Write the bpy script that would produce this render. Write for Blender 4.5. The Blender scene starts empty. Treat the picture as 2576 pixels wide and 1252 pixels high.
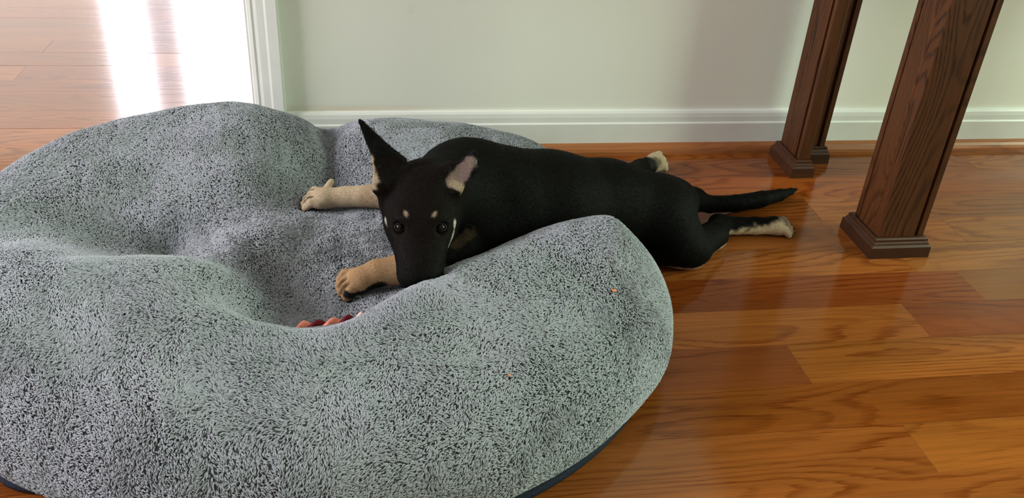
import bpy, bmesh, math, random
import numpy as np
from mathutils import Vector, Matrix, noise

C = bpy.context.scene.collection
scene = bpy.context.scene
rnd = random.Random(7)
rng = np.random.default_rng(11)

# ------------------------------------------------------------------ camera
F_PX, YAW, PITCH, ROLL, CAM_H = 2253.3727, 0.18634156, 0.54971337, 0.06867042, 0.74
def cam_axes():
    cy, sy, cp, sp = math.cos(YAW), math.sin(YAW), math.cos(PITCH), math.sin(PITCH)
    w = Vector((sy*cp, cy*cp, -sp)); r0 = Vector((cy, -sy, 0)); u0 = r0.cross(w)
    r = math.cos(ROLL)*r0 + math.sin(ROLL)*u0
    u = -math.sin(ROLL)*r0 + math.cos(ROLL)*u0
    return r, u, w
cam = bpy.data.cameras.new('camera'); cam_ob = bpy.data.objects.new('camera', cam); C.objects.link(cam_ob)
cam.sensor_width = 36.0; cam.lens = 36.0*F_PX/2576; cam.clip_start = 0.02; cam.clip_end = 60
r_, u_, w_ = cam_axes()
m = Matrix((( r_.x, u_.x, -w_.x, 0), (r_.y, u_.y, -w_.y, 0), (r_.z, u_.z, -w_.z, CAM_H), (0, 0, 0, 1)))
cam_ob.matrix_world = m
scene.camera = cam_ob

# ------------------------------------------------------------------ light and exposure
scene.view_settings.view_transform = 'Standard'; scene.view_settings.look = 'None'
scene.view_settings.gamma = 1; scene.view_settings.use_curve_mapping = False
scene.view_settings.exposure = 0.0
scene.cycles.use_denoising = True; scene.cycles_curves.shape = 'THICK'
scene.cycles.max_bounces = 8; scene.cycles.diffuse_bounces = 5; scene.cycles.glossy_bounces = 4
world = bpy.data.worlds.new('world'); scene.world = world; world.use_nodes = True
world.node_tree.nodes['Background'].inputs[0].default_value = (0.75, 0.85, 0.9, 1)
world.node_tree.nodes['Background'].inputs[1].default_value = 1.0

def window_light(name, loc, size, direction, energy, col):
    l = bpy.data.lights.new(name, 'AREA'); l.shape = 'RECTANGLE'; l.size, l.size_y = size
    l.energy = energy; l.color = col
    o = bpy.data.objects.new(name, l); C.objects.link(o)
    o.location = loc; o.rotation_euler = Vector(direction).to_track_quat('-Z', 'Z').to_euler()
    return o
# patio door of the next room with two added dim lights, then this room's windows
window_light('daylight_patio', (-1.40, 5.56, 1.02), (0.20, 1.86), (0, -1, 0), 27, (1.0, 0.93, 1.0))
window_light('daylight_patio_wide', (-0.57, 5.56, 1.02), (1.02, 1.86), (0, -1, 0), 150, (1.0, 0.96, 1.0))
window_light('added_haze_light', (-2.06, 5.56, 1.02), (1.10, 1.86), (0, -1, 0), 12, (1.0, 0.84, 0.70))  # added unseen light; its reflection gives the floor a pale haze
window_light('added_gap_light', (-1.19, 5.56, 1.02), (0.20, 1.86), (0, -1, 0), 2.2, (1.0, 0.93, 0.98))  # added unseen light, lifts the strip between the two bright reflections
window_light('daylight_side', (3.36, 0.35, 1.35), (1.9, 1.3), (-1, 0, 0), 240, (0.80, 1.0, 0.74))
window_light('daylight_rear', (-1.2, -2.96, 1.4), (1.6, 1.2), (0, 1, 0), 1.5, (1.0, 0.97, 0.93))
window_light('daylight_left', (-2.76, 0.78, 1.4), (1.3, 1.2), (1, 0, 0), 152, (1.0, 0.96, 1.0))

# ------------------------------------------------------------------ materials
def new_mat(name):
    mt = bpy.data.materials.new(name); mt.use_nodes = True
    nt = mt.node_tree; b = nt.nodes['Principled BSDF']
    return mt, nt, b
def node(nt, kind, **kw):
    n = nt.nodes.new(kind)
    for k, v in kw.items():
        if k.startswith('i_'):
            key = k[2:]
            key = int(key) if key.isdigit() else key.replace('_', ' ')
            n.inputs[key].default_value = v
        else: setattr(n, k, v)
    return n
def math_node(nt, op, a, b=None, c=None):
    n = nt.nodes.new('ShaderNodeMath'); n.operation = op
    for i, v in enumerate((a, b, c)):
        if v is None: continue
        if isinstance(v, (int, float)): n.inputs[i].default_value = v
        else: nt.links.new(v, n.inputs[i])
    return n.outputs[0]
def mix_col(nt, fac, a, b, mode='MIX'):
    n = nt.nodes.new('ShaderNodeMix'); n.data_type = 'RGBA'; n.blend_type = mode
    for s, v in ((n.inputs[0], fac), (n.inputs[6], a), (n.inputs[7], b)):
        if isinstance(v, (int, float)): s.default_value = v
        elif isinstance(v, tuple): s.default_value = v
        else: nt.links.new(v, s)
    return n.outputs[2]
def smooth_range(nt, v, a, b, lo=0.0, hi=1.0):
    n = nt.nodes.new('ShaderNodeMapRange'); n.interpolation_type = 'SMOOTHSTEP'
    nt.links.new(v, n.inputs[0])
    for i, q in enumerate((a, b, lo, hi)): n.inputs[i+1].default_value = q
    return n.outputs[0]

def oak_material(name, base=None, dark=(0.25, 0.085, 0.022, 1), along='X', rough=0.27, ring=1.0, spec=0.5, contrast=1.0):
    """Oak: cathedral growth rings are level lines of a long stretched noise; pores are short dark streaks."""
    mt, nt, b = new_mat(name); L = nt.links
    tc = node(nt, 'ShaderNodeTexCoord'); oi = node(nt, 'ShaderNodeObjectInfo')
    off = node(nt, 'ShaderNodeVectorMath', operation='MULTIPLY_ADD')
    cmb = node(nt, 'ShaderNodeCombineXYZ')
    L.new(oi.outputs['Random'], cmb.inputs[0]); L.new(oi.outputs['Random'], cmb.inputs[1]); L.new(oi.outputs['Random'], cmb.inputs[2])
    L.new(cmb.outputs[0], off.inputs[0]); off.inputs[1].default_value = (37.0, 91.0, 13.0); L.new(tc.outputs['Object'], off.inputs[2])
    pos = off.outputs[0]
    sc = {'X': (1, 1, 1), 'Z': (1, 1, 1)}[along]
    def stretched(sx, sy, sz, scale, detail=2.0, rough_=0.5, dist=0.0):
        mp = node(nt, 'ShaderNodeMapping'); L.new(pos, mp.inputs[0])
        mp.inputs['Scale'].default_value = (sx, sy, sz) if along == 'X' else (sz, sy, sx)
        n = node(nt, 'ShaderNodeTexNoise'); n.inputs['Scale'].default_value = scale
        n.inputs['Detail'].default_value = detail; n.inputs['Roughness'].default_value = rough_; n.inputs['Distortion'].default_value = dist
        L.new(mp.outputs[0], n.inputs[0]); return n.outputs[0]
    broad = stretched(1.5, 9.0, 9.0, 1.0, 1.0, 0.4)
    wob = stretched(9.0, 40.0, 40.0, 1.0, 3.0, 0.6)
    jag = stretched(22.0, 420.0, 420.0, 1.0, 1.0, 0.5)
    v = math_node(nt, 'ADD', math_node(nt, 'MULTIPLY', broad, 24.0*ring), math_node(nt, 'ADD', math_node(nt, 'MULTIPLY', wob, 0.75), math_node(nt, 'MULTIPLY', jag, 0.55)))
    fr = math_node(nt, 'FRACT', v)
    # a ring: slow rise in the pale summer wood, sharp dark line, quick fall
    up = smooth_range(nt, fr, 0.45, 0.82); dn = smooth_range(nt, fr, 0.88, 0.97, 1.0, 0.0)
    ringv = math_node(nt, 'MULTIPLY', up, dn)
    amp = smooth_range(nt, stretched(2.0, 8.0, 8.0, 1.3, 1.0), 0.35, 0.62, 0.30, 1.0)
    ringv = math_node(nt, 'MULTIPLY', ringv, amp)
    pores = stretched(14.0, 520.0, 520.0, 1.0, 2.0, 0.6)
    pore = smooth_range(nt, pores, 0.50, 0.66)
    fine = stretched(5.0, 150.0, 150.0, 1.0, 3.0, 0.65)
    tone = stretched(1.2, 7.0, 7.0, 1.0, 2.0)
    if base is None: base_c = oi.outputs['Color']
    else: base_c = base
    tn = smooth_range(nt, tone, 0.3, 0.7, 0.80, 1.16)
    tnf = math_node(nt, 'MULTIPLY', tn, smooth_range(nt, fine, 0.25, 0.75, 0.86, 1.12))
    cmb2 = node(nt, 'ShaderNodeCombineXYZ')
    for i in range(3): L.new(tnf, cmb2.inputs[i])
    col = mix_col(nt, 1.0, base_c, cmb2.outputs[0], 'MULTIPLY')
    darkm = mix_col(nt, 1.0, col, dark, 'MULTIPLY') if base is None else dark
    f = math_node(nt, 'ADD', math_node(nt, 'MULTIPLY', ringv, 0.62*contrast), math_node(nt, 'MULTIPLY', math_node(nt, 'MULTIPLY', pore, math_node(nt, 'ADD', math_node(nt, 'MULTIPLY', ringv, 0.5), 0.22)), 0.55*contrast))
    f = math_node(nt, 'MINIMUM', f, 1.0)
    col = mix_col(nt, f, col, darkm)
    L.new(col, b.inputs['Base Color'])
    b.inputs['Roughness'].default_value = rough
    rr = smooth_range(nt, fine, 0.2, 0.8, rough-0.01, rough+0.03); L.new(rr, b.inputs['Roughness'])
    b.inputs['Specular IOR Level'].default_value = spec
    bp = node(nt, 'ShaderNodeBump'); bp.inputs['Strength'].default_value = 0.05; bp.inputs['Distance'].default_value = 0.0004
    hh = math_node(nt, 'MULTIPLY', math_node(nt, 'ADD', f, math_node(nt, 'MULTIPLY', fine, 0.4)), -1.0)
    L.new(hh, bp.inputs['Height']); L.new(bp.outputs[0], b.inputs['Normal'])
    return mt

def plain(name, col, rough=0.6, spec=0.4, noise_scale=None, amt=0.06, bump=0.0):
    mt, nt, b = new_mat(name); L = nt.links
    b.inputs['Roughness'].default_value = rough; b.inputs['Specular IOR Level'].default_value = spec
    if noise_scale:
        tc = node(nt, 'ShaderNodeTexCoord'); n = node(nt, 'ShaderNodeTexNoise'); n.inputs['Scale'].default_value = noise_scale
        n.inputs['Detail'].default_value = 4; L.new(tc.outputs['Object'], n.inputs[0])
        k = smooth_range(nt, n.outputs[0], 0.25, 0.75, 1-amt, 1+amt)
        cm = node(nt, 'ShaderNodeCombineXYZ')
        for i in range(3): L.new(k, cm.inputs[i])
        L.new(mix_col(nt, 1.0, (*col, 1), cm.outputs[0], 'MULTIPLY'), b.inputs['Base Color'])
        if bump:
            bp = node(nt, 'ShaderNodeBump'); bp.inputs['Strength'].default_value = bump; bp.inputs['Distance'].default_value = 0.002
            L.new(n.outputs[0], bp.inputs['Height']); L.new(bp.outputs[0], b.inputs['Normal'])
    else: b.inputs['Base Color'].default_value = (*col, 1)
    return mt

def wall_material():
    mt, nt, b = new_mat('wall_paint'); L = nt.links
    tc = node(nt, 'ShaderNodeTexCoord')
    n = node(nt, 'ShaderNodeTexNoise'); n.inputs['Scale'].default_value = 3.0; n.inputs['Detail'].default_value = 3; L.new(tc.outputs['Object'], n.inputs[0])
    n2 = node(nt, 'ShaderNodeTexNoise'); n2.inputs['Scale'].default_value = 260.0; n2.inputs['Detail'].default_value = 2; L.new(tc.outputs['Object'], n2.inputs[0])
    # faint brownish scuff band where a pet bed rubs, just above the baseboard
    sep = node(nt, 'ShaderNodeSeparateXYZ'); L.new(tc.outputs['Object'], sep.inputs[0])
    low = smooth_range(nt, sep.outputs[2], 0.080, 0.100, 1.0, 0.0)
    side = smooth_range(nt, sep.outputs[0], -0.05, 0.35, 1.0, 0.0)
    st = math_node(nt, 'MULTIPLY', math_node(nt, 'MULTIPLY', low, side), smooth_range(nt, n.outputs[0], 0.3, 0.7, 0.15, 0.75))
    col = mix_col(nt, st, (0.765, 0.770, 0.695, 1), (0.52, 0.40, 0.27, 1))
    n3 = node(nt, 'ShaderNodeTexNoise'); n3.inputs['Scale'].default_value = 9.0; n3.inputs['Detail'].default_value = 5; n3.inputs['Roughness'].default_value = 0.6; L.new(tc.outputs['Object'], n3.inputs[0])
    col = mix_col(nt, smooth_range(nt, n3.outputs[0], 0.66, 0.80, 0.0, 0.25), col, (0.50, 0.47, 0.36, 1))
    L.new(col, b.inputs['Base Color'])
    b.inputs['Roughness'].default_value = 0.62; b.inputs['Specular IOR Level'].default_value = 0.3
    bp = node(nt, 'ShaderNodeBump'); bp.inputs['Strength'].default_value = 0.08; bp.inputs['Distance'].default_value = 0.001
    L.new(n2.outputs[0], bp.inputs['Height']); L.new(bp.outputs[0], b.inputs['Normal'])
    return mt

M = {}
M['oak'] = oak_material('oak_floorboard', None, (0.50, 0.33, 0.22, 1), rough=0.115, spec=0.32)
M['shoe'] = oak_material('oak_shoe_moulding', (0.27, 0.092, 0.027, 1), (0.14, 0.042, 0.012, 1), rough=0.35, contrast=0.7)
M['dark_oak'] = oak_material('dark_stained_oak', (0.074, 0.025, 0.0075, 1), (0.010, 0.0035, 0.0015, 1), along='Z', rough=0.45, ring=1.6, spec=0.2, contrast=1.15)
M['dark_oak_x'] = oak_material('dark_stained_oak_across', (0.040, 0.014, 0.006, 1), (0.012, 0.005, 0.003, 1), rough=0.40, ring=0.8, contrast=0.7, spec=0.25)
M['wall'] = wall_material()
M['trim'] = plain('white_gloss_trim', (0.68, 0.69, 0.655), 0.38, 0.5, 30.0, 0.02)
M['dark_rear_wall'] = plain('dark_rear_brown', (0.22, 0.16, 0.11), 0.6, 0.3, 8.0, 0.1)  # dark colour made up for the unseen rear wall, cuts bounced light
M['ceiling'] = plain('ceiling_paint', (0.36, 0.36, 0.35), 0.8, 0.2, 20.0, 0.03)
M['subfloor'] = plain('dark_joint', (0.06, 0.03, 0.015), 0.9, 0.1, 20.0, 0.05)
M['navy'] = plain('navy_woven_base', (0.008, 0.012, 0.024), 0.85, 0.2, 400.0, 0.4, 0.4)

def plush_material():
    mt, nt, b = new_mat('grey_sherpa_plush'); L = nt.links
    at = node(nt, 'ShaderNodeAttribute'); at.attribute_name = 'shade'
    tc = node(nt, 'ShaderNodeTexCoord')
    n = node(nt, 'ShaderNodeTexNoise'); n.inputs['Scale'].default_value = 7.0; n.inputs['Detail'].default_value = 2; L.new(tc.outputs['Object'], n.inputs[0])
    c = mix_col(nt, smooth_range(nt, n.outputs[0], 0.35, 0.65), (0.266, 0.284, 0.312, 1), (0.284, 0.294, 0.332, 1))
    L.new(mix_col(nt, 1.0, c, at.outputs['Color'], 'MULTIPLY'), b.inputs['Base Color'])
    b.inputs['Roughness'].default_value = 0.9; b.inputs['Specular IOR Level'].default_value = 0.15
    b.inputs['Sheen Weight'].default_value = 0.08; b.inputs['Sheen Roughness'].default_value = 0.5
    return mt
M['plush'] = plush_material()
M['plush_base'] = plain('grey_plush_backing', (0.20, 0.21, 0.225), 0.95, 0.1, 300.0, 0.3, 0.6)

def coat_material(name, rough=0.55, spec=0.35, sheen=0.1):
    mt, nt, b = new_mat(name); L = nt.links
    at = node(nt, 'ShaderNodeAttribute'); at.attribute_name = 'coat'
    tc = node(nt, 'ShaderNodeTexCoord')
    n = node(nt, 'ShaderNodeTexNoise'); n.inputs['Scale'].default_value = 420.0; n.inputs['Detail'].default_value = 3; L.new(tc.outputs['Object'], n.inputs[0])
    k = smooth_range(nt, n.outputs[0], 0.3, 0.7, 0.82, 1.15)
    cm = node(nt, 'ShaderNodeCombineXYZ')
    for i in range(3): L.new(k, cm.inputs[i])
    L.new(mix_col(nt, 1.0, at.outputs['Color'], cm.outputs[0], 'MULTIPLY'), b.inputs['Base Color'])
    b.inputs['Roughness'].default_value = rough; b.inputs['Specular IOR Level'].default_value = spec
    b.inputs['Sheen Weight'].default_value = sheen
    bp = node(nt, 'ShaderNodeBump'); bp.inputs['Strength'].default_value = 0.25; bp.inputs['Distance'].default_value = 0.0008
    L.new(n.outputs[0], bp.inputs['Height']); L.new(bp.outputs[0], b.inputs['Normal'])
    return mt
M['coat'] = coat_material('short_dog_coat', 0.68, 0.05, 0.0)
M['eye'] = plain('dark_brown_eye', (0.008, 0.005, 0.003), 0.05, 0.22)
M['iris'] = plain('brown_iris', (0.020, 0.010, 0.005), 0.15, 0.3, 300.0, 0.3)
M['nose'] = plain('black_nose_leather', (0.006, 0.005, 0.005), 0.5, 0.2, 600.0, 0.3, 0.5)
M['lid'] = plain('black_eyelid', (0.006, 0.005, 0.005), 0.7, 0.2)
M['claw'] = plain('dark_claw', (0.035, 0.028, 0.022), 0.35, 0.5, 80.0, 0.2)
M['pad'] = plain('black_paw_pad', (0.016, 0.014, 0.013), 0.55, 0.4, 500.0, 0.3, 0.5)
M['coral'] = plain('coral_fleece', (0.72, 0.24, 0.17), 0.9, 0.2, 160.0, 0.12, 0.5)
M['blush'] = plain('pale_pink_fleece', (0.80, 0.50, 0.40), 0.9, 0.2, 160.0, 0.10, 0.5)
M['maroon'] = plain('dark_red_fleece', (0.115, 0.008, 0.014), 0.9, 0.2, 160.0, 0.2, 0.5)
M['crumb'] = plain('orange_crumb', (0.55, 0.20, 0.09), 0.8, 0.2, 300.0, 0.2)
M['thread'] = plain('pale_thread', (0.75, 0.70, 0.60), 0.8, 0.2)

# ------------------------------------------------------------------ helpers
def mesh_obj(name, verts, faces, mat, parent=None, smooth=False):
    me = bpy.data.meshes.new(name); me.from_pydata([tuple(v) for v in verts], [], faces); me.update()
    if mat is not None: me.materials.append(mat)
    if smooth: me.polygons.foreach_set('use_smooth', [True]*len(me.polygons))
    o = bpy.data.objects.new(name, me); C.objects.link(o)
    if parent is not None: o.parent = parent
    return o
def bm_obj(name, bm, mat, parent=None, smooth=False):
    bmesh.ops.recalc_face_normals(bm, faces=bm.faces)
    me = bpy.data.meshes.new(name); bm.to_mesh(me); bm.free(); me.materials.append(mat)
    if smooth: me.polygons.foreach_set('use_smooth', [True]*len(me.polygons))
    o = bpy.data.objects.new(name, me); C.objects.link(o)
    if parent is not None: o.parent = parent
    return o
def add_box(bm, lo, hi, bevel=0.0):
    vs = [bm.verts.new((x, y, z)) for x in (lo[0], hi[0]) for y in (lo[1], hi[1]) for z in (lo[2], hi[2])]
    f = [(0,1,3,2),(4,6,7,5),(0,4,5,1),(2,3,7,6),(0,2,6,4),(1,5,7,3)]
    fs = [bm.faces.new([vs[i] for i in q]) for q in f]
    if bevel:
        es = list({e for q in fs for e in q.edges})
        bmesh.ops.bevel(bm, geom=es, offset=bevel, segments=1, affect='EDGES')
def structure(name, lo, hi, mat, parent=None, bevel=0.0):
    bm = bmesh.new(); add_box(bm, lo, hi, bevel); o = bm_obj(name, bm, mat, parent)
    if parent is None: o['kind'] = 'structure'
    return o
def empty(name, loc, label, cat, group=None):
    o = bpy.data.objects.new(name, None); C.objects.link(o); o.location = loc; o.empty_display_size = 0.05
    o['label'] = label; o['category'] = cat
    if group: o['group'] = group
    return o
def profile_bar(name, prof, x0, x1, axis, mat, parent=None):
    """Extrude a closed 2-D profile (list of (a, b)) along x or z."""
    n = len(prof); vs = []
    for t in (x0, x1):
        for a, b in prof: vs.append((t, a, b) if axis == 'x' else (a, b, t))
    fs = [(i, (i+1) % n, n+(i+1) % n, n+i) for i in range(n)] + [tuple(range(n)), tuple(range(2*n-1, n-1, -1))]
    bm = bmesh.new(); bv = [bm.verts.new(v) for v in vs]
    for f in fs: bm.faces.new([bv[i] for i in f])
    return bm_obj(name, bm, mat, parent)

# ------------------------------------------------------------------ room shell
WALL_Y = 1.548; BOARD = 0.0833
XL, XR, YB, YF, ZC = -2.7, 3.3, -2.9, 5.5, 2.44
floor = structure('floor', (XL-.1, YB-.1, -0.06), (XR+.1, YF+.1, -0.0125), M['subfloor'])
T = {  # oak tones (linear)
 'tan': (0.207, 0.062, 0.012), 'amber': (0.200, 0.055, 0.009), 'gold': (0.230, 0.073, 0.013), 'red': (0.147, 0.033, 0.006),
 'brown': (0.166, 0.045, 0.009), 'orange': (0.204, 0.049, 0.007), 'pale': (0.243, 0.085, 0.018), 'rose': (0.179, 0.046, 0.011), 'grey': (0.156, 0.052, 0.011)}
# rows counted from the seam at y = 0.9985; butt joints and tones read where the floor shows
rows = {
 -7: [(0.45, 'tan')], -6: [(0.2, 'tan'), (1.1, 'brown')],
 -5: [(0.05, 'brown'), (1.3, 'tan')],
 -4: [(0.65, 'tan'), (1.5, 'gold')],
 -3: [(-0.4, 'tan'), (1.6, 'amber')],
 -2: [(0.568, 'rose'), (1.45, 'gold')],
 -1: [(0.789, 'tan'), (1.7, 'red')],
 0: [(-0.2, 'amber'), (0.93, 'red'), (1.8, 'grey')],
 1: [(0.86, 'tan'), (1.75, 'pale')],
 2: [(1.005, 'tan'), (1.9, 'gold')],
 3: [(0.780, 'amber'), (1.7, 'tan')],
 4: [(-0.577, 'tan'), (0.1, 'red'), (1.35, 'orange')],
 5: [(0.2, 'tan'), (1.2, 'brown')],
 6: [(-0.3, 'pale'), (1.5, 'tan')],
 11: [(-0.722, 'tan'), (0.2, 'rose')],
 13: [(-0.712, 'tan'), (-0.2, 'rose')]}
tones = ['tan', 'amber', 'gold', 'brown', 'orange', 'pale', 'rose', 'tan', 'tan']
def plank(x0, x1, y0, tone):
    g = 0.00010
    L_, W_ = x1-x0-2*g, BOARD-2*g; c = 0.00012; t = 0.012
    ch = lambda z, i: [(-L_/2+i, -W_/2+i, z), (L_/2-i, -W_/2+i, z), (L_/2-i, W_/2-i, z), (-L_/2+i, W_/2-i, z)]
    vs = ch(-t, 0) + ch(-c, 0) + ch(0, c)
    fs = [(0, 3, 2, 1), (8, 9, 10, 11)]
    for a in (0, 4):
        for i in range(4): fs.append((a+i, a+(i+1) % 4, a+4+(i+1) % 4, a+4+i))
    o = mesh_obj('plank', vs, fs, M['oak'], floor)
    o.location = ((x0+x1)/2, y0+BOARD/2, rnd.uniform(-0.0002, 0.0002))
    k = rnd.uniform(0.93, 1.07); o.color = tuple(q*k for q in T[tone])+(1,)
for k in range(-14, 23):
    y0 = 0.9985+BOARD*k
    if k in rows:
        x = -1.6
        for xe, tn in rows[k]: plank(x, xe, y0, tn); x = xe
        if x < 2.0: plank(x, 2.3, y0, rnd.choice(tones))
    else:
        x = -1.6-rnd.uniform(0, 0.4); lim = 2.3 if k < 7 else 0.6
        while x < lim:
            xe = x+rnd.uniform(0.55, 1.4); plank(x, xe, y0, rnd.choice(tones)); x = xe
# floor beyond the boards one can see: same oak, as one joined piece
bm = bmesh.new()
for (a, b, c, d) in ((XL, -1.6, YB, YF), (2.3, XR, YB, YF), (-1.6, 2.3, YB, 0.9985-14*BOARD), (-1.6, 2.3, 0.9985+23*BOARD, YF), (0.6, 2.3, WALL_Y+.1, 0.9985+23*BOARD)):
    y = c
    while y < d:
        add_box(bm, (a, y, -0.0124), (b, min(y+BOARD-.0007, d), -0.0012)); y += BOARD
far = bm_obj('plank', bm, M['oak'], floor); far['kind'] = 'stuff'; far.color = (*T['tan'], 1)

DW = -0.193   # wall end, left side is the opening
wall = structure('wall_back', (-0.188, WALL_Y, 0), (XR, WALL_Y+.12, ZC), M['wall'])
structure('wall_back_left', (XL, WALL_Y, 0), (-1.75, WALL_Y+.12, ZC), M['wall'])
structure('wall_back_header', (-1.75, WALL_Y, 2.1), (-0.188, WALL_Y+.12, ZC), M['wall'])
ceil = structure('ceiling', (XL-.1, YB-.1, ZC), (XR+.1, YF+.2, ZC+.1), M['ceiling'])
def wall_with_hole(name, axis, pos, thick, a0, a1, h0, h1, z0, z1, mat=None):
    bm = bmesh.new()
    def bx(p0, p1, q0, q1):
        if axis == 'x': add_box(bm, (pos, p0, q0), (pos+thick, p1, q1))
        else: add_box(bm, (p0, pos, q0), (p1, pos+thick, q1))
    bx(a0, h0, 0, ZC); bx(h1, a1, 0, ZC); bx(h0, h1, 0, z0) if z0 > 0 else None; bx(h0, h1, z1, ZC)
    o = bm_obj(name, bm, mat or M['wall']); o['kind'] = 'structure'; return o
wall_with_hole('wall_right', 'x', XR, .12, YB, YF, -0.65, 1.35, 0.70, 2.0)
wall_with_hole('wall_left', 'x', XL-.12, .12, YB, YF, 0.08, 1.47, 0.8, 2.0)
wall_with_hole('wall_front', 'y', YB-.12, .12, XL, XR, -2.0, -0.4, 0.8, 2.0, M['dark_rear_wall'])
wall_with_hole('wall_far', 'y', YF, .12, XL, XR, -2.62, -0.04, 0.05, 1.99)
# patio door frame: outer bars only, widened to span the added haze light
bm = bmesh.new()
for a, b in ((-2.65, -2.60), (-0.07, -0.03)): add_box(bm, (a, YF-.01, 0.0), (b, YF+.05, 2.0), .003)
add_box(bm, (-2.65, YF-.01, 1.95), (-0.03, YF+.05, 2.02), .003); add_box(bm, (-2.65, YF-.01, 0.0), (-0.03, YF+.05, 0.09), .003)
o = bm_obj('window_1', bm, M['trim']); o['kind'] = 'structure'
def window_frame(name, axis, pos, a0, a1, z0, z1):
    bm = bmesh.new(); w = .045
    def bx(p0, p1, q0, q1):
        if axis == 'x': add_box(bm, (pos-.02, p0, q0), (pos+.02, p1, q1), .003)
        else: add_box(bm, (p0, pos-.02, q0), (p1, pos+.02, q1), .003)
    bx(a0, a0+w, z0, z1); bx(a1-w, a1, z0, z1); bx(a0+w, a1-w, z0, z0+w); bx(a0+w, a1-w, z1-w, z1); bx((a0+a1)/2-.02, (a0+a1)/2+.02, z0+w, z1-w)
    o = bm_obj(name, bm, M['trim']); o['kind'] = 'structure'
window_frame('window_2', 'x', XR+.02, -0.65, 1.35, 0.70, 2.0)
window_frame('window_3', 'x', XL-.02, 0.08, 1.47, 0.8, 2.0)
window_frame('window_4', 'y', YB-.02, -2.0, -0.4, 0.8, 2.0)

# casing of the opening: stepped profile, with its jamb
xo = -0.139
prof = [(xo, WALL_Y), (xo, WALL_Y-.017), (xo-.003, WALL_Y-.0185), (xo-.020, WALL_Y-.0165), (xo-.024, WALL_Y-.0145), (xo-.036, WALL_Y-.013), (xo-.042, WALL_Y-.0105), (xo-.0455, WALL_Y-.0115), (xo-.0515, WALL_Y-.009), (xo-.053, WALL_Y-.006), (xo-.053, WALL_Y)]
o = profile_bar('trim_1', prof, 0, 2.13, 'z', M['trim']); o['kind'] = 'structure'
o = structure('trim_2', (-0.196, WALL_Y-.001, 0), (-0.188, WALL_Y+.13, 2.1), M['trim'])
# baseboard with moulded cap, oak shoe moulding at its foot
yb = WALL_Y
prof = [(yb, 0), (yb-.013, 0), (yb-.013, .0575), (yb-.0112, .0600), (yb-.0102, .0602), (yb-.0096, .0700), (yb-.0080, .0775), (yb-.0055, .0815), (yb-.0020, .0825), (yb, .0825)]
o = profile_bar('baseboard_back', prof, xo+.0005, XR, 'x', M['trim']); o['kind'] = 'structure'
q = [(yb-.013, 0)] + [(yb-.013-.017*math.cos(a), .0185*math.sin(a)) for a in np.linspace(0, math.pi/2, 6)]
shoe = profile_bar('trim_3', q, xo+.001, XR, 'x', M['shoe']); shoe['kind'] = 'structure'
# ------------------------------------------------------------------ console table
def l_poly(x, y, arm, th, sx, sy):
    """L plan: outward corner (x, y), arms run in sx and sy directions."""
    p = [(0, 0), (arm, 0), (arm, th), (th, th), (th, arm), (0, arm)]
    return [(x+sx*a, y+sy*b) for a, b in p]
def prism(bm, poly, z0, z1, inset=0.0):
    lo = [bm.verts.new((a, b, z0)) for a, b in poly]; hi = [bm.verts.new((a, b, z1)) for a, b in poly]
    n = len(poly); bm.faces.new(lo); bm.faces.new(hi)
    for i in range(n): bm.faces.new((lo[i], lo[(i+1) % n], hi[(i+1) % n], hi[i]))
def table_leg(x, y, sx, sy, parent):
    """Corner leg: two boards meeting in an L, grooved, on a moulded L plinth. (x, y) outward corner of the plinth."""
    i = 0.0125
    leg = bpy.data.objects.new('leg', None); C.objects.link(leg); leg.parent = parent; leg.location = (0, 0, 0)
    bm = bmesh.new()
    th = 0.022; arm = 0.081
    def bx(a0, a1, b0, b1, z0=0.033, z1=0.735, bev=.0012):
        xa, xb = sorted((x+sx*a0, x+sx*a1)); ya, yb_ = sorted((y+sy*b0, y+sy*b1)); add_box(bm, (xa, ya, z0), (xb, yb_, z1), bev)
    # board across the front (runs in x), board along the side (runs in y), small edge beads with a dark gap between
    bx(i, i+arm-.0165, i, i+th); bx(i+arm-.0115, i+arm, i+.0015, i+th+.002); bx(i+.003, i+arm-.003, i+.006, i+th-.002)
    o1 = bm_obj('leg_board', bm, M['dark_oak'], leg)
    bm = bmesh.new()
    bx(i, i+th, i+th+.0006, i+arm-.0165); bx(i+.0015, i+th+.002, i+arm-.0115, i+arm); bx(i+.006, i+th-.002, i+th+.003, i+arm-.003)
    o2 = bm_obj('leg_board', bm, M['dark_oak'], leg)
    bm = bmesh.new()
    def lp(ins, z0, z1):
        prism(bm, l_poly(x+sx*ins, y+sy*ins, 0.105-2*ins, 0.046-2*ins, sx, sy), z0, z1)
    # moulded plinth as stacked rings: block, chamfer, cove, top fillet
    lv = [(0.0, 0.0), (0.0005, 0.0195), (0.0035, 0.0225), (0.0045, 0.0255), (0.0060, 0.0275), (0.0062, 0.0315), (0.0085, 0.0335)]
    rings = []
    for ins, z in lv:
        rings.append([bm.verts.new((a, b, z)) for a, b in l_poly(x+sx*ins, y+sy*ins, 0.105-2*ins, 0.046-2*ins, sx, sy)])
    n = 6
    for a, b in zip(rings, rings[1:]):
        for k in range(n): bm.faces.new((a[k], a[(k+1) % n], b[(k+1) % n], b[k]))
    bm.faces.new(rings[0]); bm.faces.new(rings[-1])
    bm_obj('leg_foot', bm, M['dark_oak_x'], leg)
    return leg
table = empty('console_table', (1.3, 1.31, 0), 'dark-stained oak console table on L-shaped corner legs with moulded feet, standing against the wall', 'table')
def under(o):
    o.parent = table; o.matrix_parent_inverse = Matrix.Translation((-1.3, -1.31, 0)); return o
for (x, y, sx, sy) in ((0.801, 1.123, 1, 1), (0.790, 1.514, 1, -1), (1.80, 1.123, -1, 1), (1.81, 1.514, -1, -1)):
    lg = table_leg(x, y, sx, sy, None); under(lg)
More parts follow.
